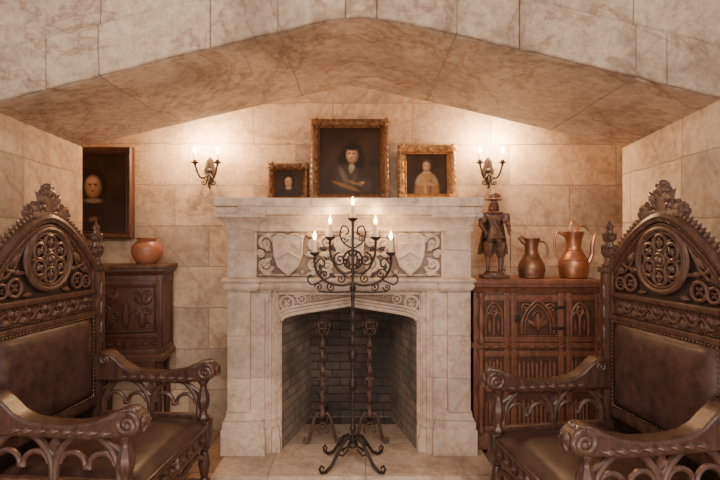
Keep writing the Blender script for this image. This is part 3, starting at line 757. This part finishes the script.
for z in(.79,.92): b.box(.10,.175,z,z+.018,.010,.014,.002); b.ball((.145,z+.009,.016),.006,8,6)
b.box(-.135,-.105,.84,.885,.010,.014,.002); b.ring(-.120,.852,.010,.002,.018,14); b.ball((-.120,.875,.016),.005,8,6)
b.obj('iron_fittings',M_iron,cb)

# ------------------------------------------------------------------ left cabinet on stand
cl=root('carved_credence_cabinet',(-1.50,3.08,0),math.radians(8))
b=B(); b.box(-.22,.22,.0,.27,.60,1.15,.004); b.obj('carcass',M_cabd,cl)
b=B()
pth=[(-.22,.27),(-.22,0),(.22,0),(.22,.27)]
b.mold(pth,[(0,1.12),(.01,1.13),(.03,1.15),(.03,1.165),(.036,1.17),(.036,1.188),(.03,1.19)])
b.mold(pth,[(0,.565),(.02,.57),(.02,.60),(.008,.615),(0,.62)])
for x in(-.22,.185): b.box(x,x+.035,-.012,.01,.615,1.125,.003)
for z in(.615,.72,1.06): b.box(-.2,.2,-.010,.01,z,z+.03,.003)
for y in(.01,.235): b.box(.205,.228,y,y+.03,.615,1.125,.003)
b.box(.205,.228,.0,.27,.615,.65,.003); b.box(.205,.228,.0,.27,1.07,1.125,.003)
for x in(-.19,.19):
    for y in(.03,.24): b.lathe([(.024,0),(.03,.02),(.024,.05),(.014,.07),(.014,.12),(.022,.2),(.026,.3),(.018,.42),(.014,.50),(.024,.53),(.024,.57)],(x,y,0),seg=12)
b.box(-.2,.2,.02,.25,.08,.10,.004)
b.obj('frame',M_cabd,cl)
b=B(); b.M=FRONT(0,-.001,0)
b.tube([(-.175,.76,.002),(-.175,1.05,.002),(.175,1.05,.002),(.175,.76,.002)],.008,6,True)
for sx in(-1,1):
    b.leaf(sx*.10,.78,.13,.07,pi/2,.02,0,3); b.leaf(sx*.10,.93,.10,.06,pi/2+sx*.5,.018,0,2); b.leaf(sx*.11,.93,.08,.05,pi/2-sx*.7,.018,0,2)
    b.scroll(sx*.13,1.0,.03,1.4,sx,0,.008); b.scroll(sx*.07,1.0,.028,1.4,-sx,pi,.008); b.scroll(sx*.13,.90,.03,1.4,-sx,0,.008); b.scroll(sx*.06,.87,.03,1.4,sx,0,.008); b.scroll(sx*.14,.80,.025,1.4,sx,0,.008)
b.leaf(0,.78,.2,.06,pi/2,.02,0,4)
for i in range(7): b.leaf(-.19+i*.056,.682,.05,.035,0,.012,0,2)
b.obj('carving',M_cabd,cl)

# ------------------------------------------------------------------ vessels
v=root('terracotta_vase',(-1.42,3.20,1.19))
B().lathe([(.0,0),(.055,0),(.062,.006),(.088,.045),(.098,.085),(.092,.12),(.068,.148),(.058,.156),(.060,.163),(.072,.172),(.070,.176),(.054,.166),(.06,.14),(.0,.12)],seg=32).obj('body',M_terra,v)
v=root('brass_pitcher',(1.135,3.18,1.10))
b=B(); b.lathe([(0,0),(.075,0),(.082,.008),(.080,.02),(.088,.05),(.082,.09),(.060,.13),(.044,.16),(.040,.19),(.046,.225),(.056,.255),(.058,.262),(.050,.256),(.036,.2),(.0,.18)],seg=32)
b.tube(curve([(.045,0,.24),(.085,0,.235),(.108,0,.19),(.10,0,.13),(.078,0,.09)]),.007,8)
b.tube(curve([(-.04,0,.235),(-.065,0,.258),(-.078,0,.272)]),[.022]*5+[.018]*5+[.012],8)
b.obj('body',M_pewter,v)
v=root('copper_ewer',(1.41,3.17,1.10))
b=B(); b.lathe([(0,0),(.078,0),(.086,.008),(.088,.03),(.096,.07),(.092,.11),(.070,.15),(.052,.18),(.046,.21),(.050,.25),(.064,.29),(.068,.305),(.060,.30),(.040,.25),(.0,.2)],seg=32)
b.tube(curve([(-.052,0,.27),(-.105,0,.30),(-.125,0,.24),(-.115,0,.16),(-.085,0,.11)]),.008,8)
b.tube(curve([(.0,0,.30),(.03,0,.335),(.07,0,.34),(.10,0,.31)]),.006,8)
b.tube(curve([(.085,0,.08),(.12,0,.15),(.125,0,.22),(.14,0,.285)]),[.018-.0005*i for i in range(16)],8)
b.tube(curve([(-.03,0,.30),(-.02,0,.35),(.0,0,.372),(.02,0,.35),(.03,0,.30)]),.006,8)
for z in(.12,.185): b.tube([((.088 if z<.15 else .051)*cos(k*pi/12),(.088 if z<.15 else .051)*sin(k*pi/12),z) for k in range(24)],.004,6,True)
b.obj('body',M_copper,v)

# ------------------------------------------------------------------ statue
st=root('carved_cavalier_statue',(.885,3.17,1.10))
b=B(); b.box(-.085,.085,-.07,.07,0,.022,.005); b.lathe([(.07,.022),(.066,.035),(.05,.042)],seg=20); b.obj('plinth',M_bronze,st)
def skin(name,V,E,Rr,mat,parent,rootv=0,sub=2):
    me=bpy.data.meshes.new(name); me.from_pydata(V,E,[]); o=bpy.data.objects.new(name,me)
    scene.collection.objects.link(o); o.parent=parent
    md=o.modifiers.new('skin','SKIN'); md.use_smooth_shade=True
    if not me.skin_vertices:
        bpy.context.view_layer.objects.active=o; o.select_set(True); bpy.ops.mesh.customdata_skin_add(); 
    for i,rr in enumerate(Rr):
        s=me.skin_vertices[0].data[i]; s.radius=(rr,rr) if isinstance(rr,(int,float)) else rr; s.use_root=(i==rootv)
    s=o.modifiers.new('sub','SUBSURF'); s.levels=sub; s.render_levels=sub
    me.materials.append(mat); return o
z0=.04
V=[(0,0,z0+.25),(0,-.002,z0+.31),(0,0,z0+.37),(0,0,z0+.405),(0,-.004,z0+.43),
   (-.032,0,z0+.225),(-.040,-.012,z0+.125),(-.042,.0,z0+.025),(-.052,-.028,z0+.008),
   (.032,0,z0+.225),(.052,-.008,z0+.125),(.050,.006,z0+.025),(.070,-.018,z0+.008),
   (-.055,0,z0+.378),(-.095,-.01,z0+.315),(-.066,-.04,z0+.262),
   (.055,0,z0+.378),(.092,-.01,z0+.31),(.082,-.055,z0+.265)]
E=[(0,1),(1,2),(2,3),(3,4),(0,5),(5,6),(6,7),(7,8),(0,9),(9,10),(10,11),(11,12),(2,13),(13,14),(14,15),(2,16),(16,17),(17,18)]
R=[(.042,.032),(.034,.028),(.046,.032),(.016,.016),(.014,.014),.028,.018,.012,.011,.028,.018,.012,.011,.022,.017,.012,.022,.017,.012]
skin('figure',V,E,R,M_bronze,st)
b=B()
hz=z0+.452
b.ball((0,-.002,hz),(.022,.026,.032),16,12)
b.tube([(0,-.026,hz+.008),(0,-.034,hz-.004),(0,-.026,hz-.008)],[.003,.005,.003],6)
for sx in(-1,1):
    b.ball((sx*.009,-.024,hz+.006),(.004,.003,.003),8,6); b.tube([(sx*.003,-.027,hz+.013),(sx*.015,-.023,hz+.013)],.002,5)
    b.tube([(0,-.028,hz-.013),(sx*.013,-.026,hz-.014),(sx*.018,-.02,hz-.010)],[.003,.003,.001],6)
    b.ball((sx*.023,.0,hz),(.003,.006,.008),8,6)
    for k in range(5): b.ball((sx*(.022+.002*k),.008,hz-.004-.012*k),(.011,.014,.010),8,6)
b.lathe([(.0,-.05),(.006,-.04),(.012,-.024),(.013,-.018)],(0,-.018,hz),seg=10)
b.lathe([(.050,.022),(.054,.026),(.045,.030),(.028,.029),(.026,.05),(.022,.062),(.0,.068)],(0,0,hz),seg=20,lobes=2,amp=.10)
b.lathe([(.0,.020),(.03,.018),(.050,.022)],(0,0,hz),seg=20,lobes=2,amp=.10)
for k in range(7): b.ball((.03-.009*k,-.004,hz+.050+.012*sin(k*.55)),(.014,.010,.012),8,6)
b.lathe([(.018,z0+.405),(.05,z0+.393),(.056,z0+.385),(.05,z0+.384)],seg=20,lobes=10,amp=.06)
b.lathe([(.036,z0+.30),(.040,z0+.285),(.062,z0+.235),(.066,z0+.222),(.05,z0+.222)],seg=24,lobes=8,amp=.07)
b.tube([(-.04,-.024,z0+.36),(-.01,-.042,z0+.32),(.035,-.034,z0+.275)],.006,6)
for x,y in((-.038,-.006),(.044,-.004)):
    b.lathe([(.022,z0+.205),(.034,z0+.19),(.033,z0+.155),(.022,z0+.13),(.030,z0+.120),(.028,z0+.105),(.018,z0+.095)],(x,y,0),seg=16,lobes=6,amp=.07)
    b.lathe([(.015,z0+.10),(.013,z0+.03),(.016,z0+.0),(.014,z0-.003)],(x-.003,y+.006,0),seg=12)
for sx in(-1,1): b.lathe([(.018,z0+.32),(.028,z0+.335),(.03,z0+.36),(.022,z0+.385)],(sx*.075,-.004,0),seg=12,lobes=5,amp=.08)
for hx,hy,hzz,d in((-.066,-.043,z0+.258,1),(.082,-.058,z0+.262,-1)):
    b.ball((hx,hy,hzz),(.010,.008,.012),8,6)
    for k in range(4): b.tube([(hx-.007+.0045*k,hy-.006,hzz-.006),(hx-.007+.0045*k,hy-.013,hzz-.013),(hx-.006+.0045*k,hy-.008,hzz-.020+.001*abs(k-1))],.0024,5)
    b.tube([(hx+d*.008,hy-.003,hzz+.004),(hx+d*.014,hy-.010,hzz-.002),(hx+d*.012,hy-.014,hzz-.009)],.0026,5)
b.tube([(.082,-.072,z0+.30),(.086,-.070,z0+.20),(.092,-.06,z0+.0)],[.003,.004,.002],6); b.tube([(.068,-.072,z0+.272),(.098,-.072,z0+.272)],.003,6); b.ball((.082,-.072,z0+.304),.006,8,6)
b.obj('costume',M_bronze,st)
b=B(); vs=[];fs=[];nx,nz=16,10
for off in(0,.004):
    for j in range(nz+1):
        t=j/nz
        for i in range(nx+1):
            a=pi*(-.08+1.16*i/nx); w=.055+.045*t; 
            vs.append((w*cos(a)*(1+.06*sin(9*a)*t),.012+(.03+.03*t)*sin(a)+.006*sin(9*a)*t+off,z0+.385-.27*t))
for o in(0,(nx+1)*(nz+1)):
    for j in range(nz):
        for i in range(nx): a=o+j*(nx+1)+i; fs.append((a,a+1,a+nx+2,a+nx+1))
b.add(vs,fs); b.obj('cloak',M_bronze,st)

# ------------------------------------------------------------------ lights / world / camera
w=bpy.data.worlds.new('world'); scene.world=w; w.use_nodes=True
bg=w.node_tree.nodes['Background']; bg.inputs[0].default_value=(1,.86,.76,1); bg.inputs[1].default_value=.66
def area(name,loc,target,size,e,col=(1,.86,.72)):
    l=bpy.data.lights.new(name,'AREA'); l.shape='RECTANGLE'; l.size=size[0]; l.size_y=size[1]; l.energy=e; l.color=col
    o=bpy.data.objects.new(name,l); o.location=loc
    o.rotation_euler=(Vector(target)-Vector(loc)).to_track_quat('-Z','Y').to_euler(); scene.collection.objects.link(o)
area('hall_light',(0,-.8,2.9),(0,3,.8),(2.2,.8),85)
area('soffit_fill',(0,.2,.25),(0,2.5,2.2),(2.4,.5),30,(1,.80,.68))  # unseen fill added near the floor to lift the dark soffit
area('alcove_fill',(0,3.0,2.9),(0,3.2,0),(2.5,.2),7,(1,.78,.58))  # unseen fill added overhead to brighten the alcove beyond the sconces
cam=bpy.data.cameras.new('camera'); cam.lens=24; cam.sensor_width=36; cam.clip_start=.05
co=bpy.data.objects.new('camera',cam); co.location=(0,0,1.35); co.rotation_euler=(pi/2,0,0); scene.collection.objects.link(co)
scene.camera=co
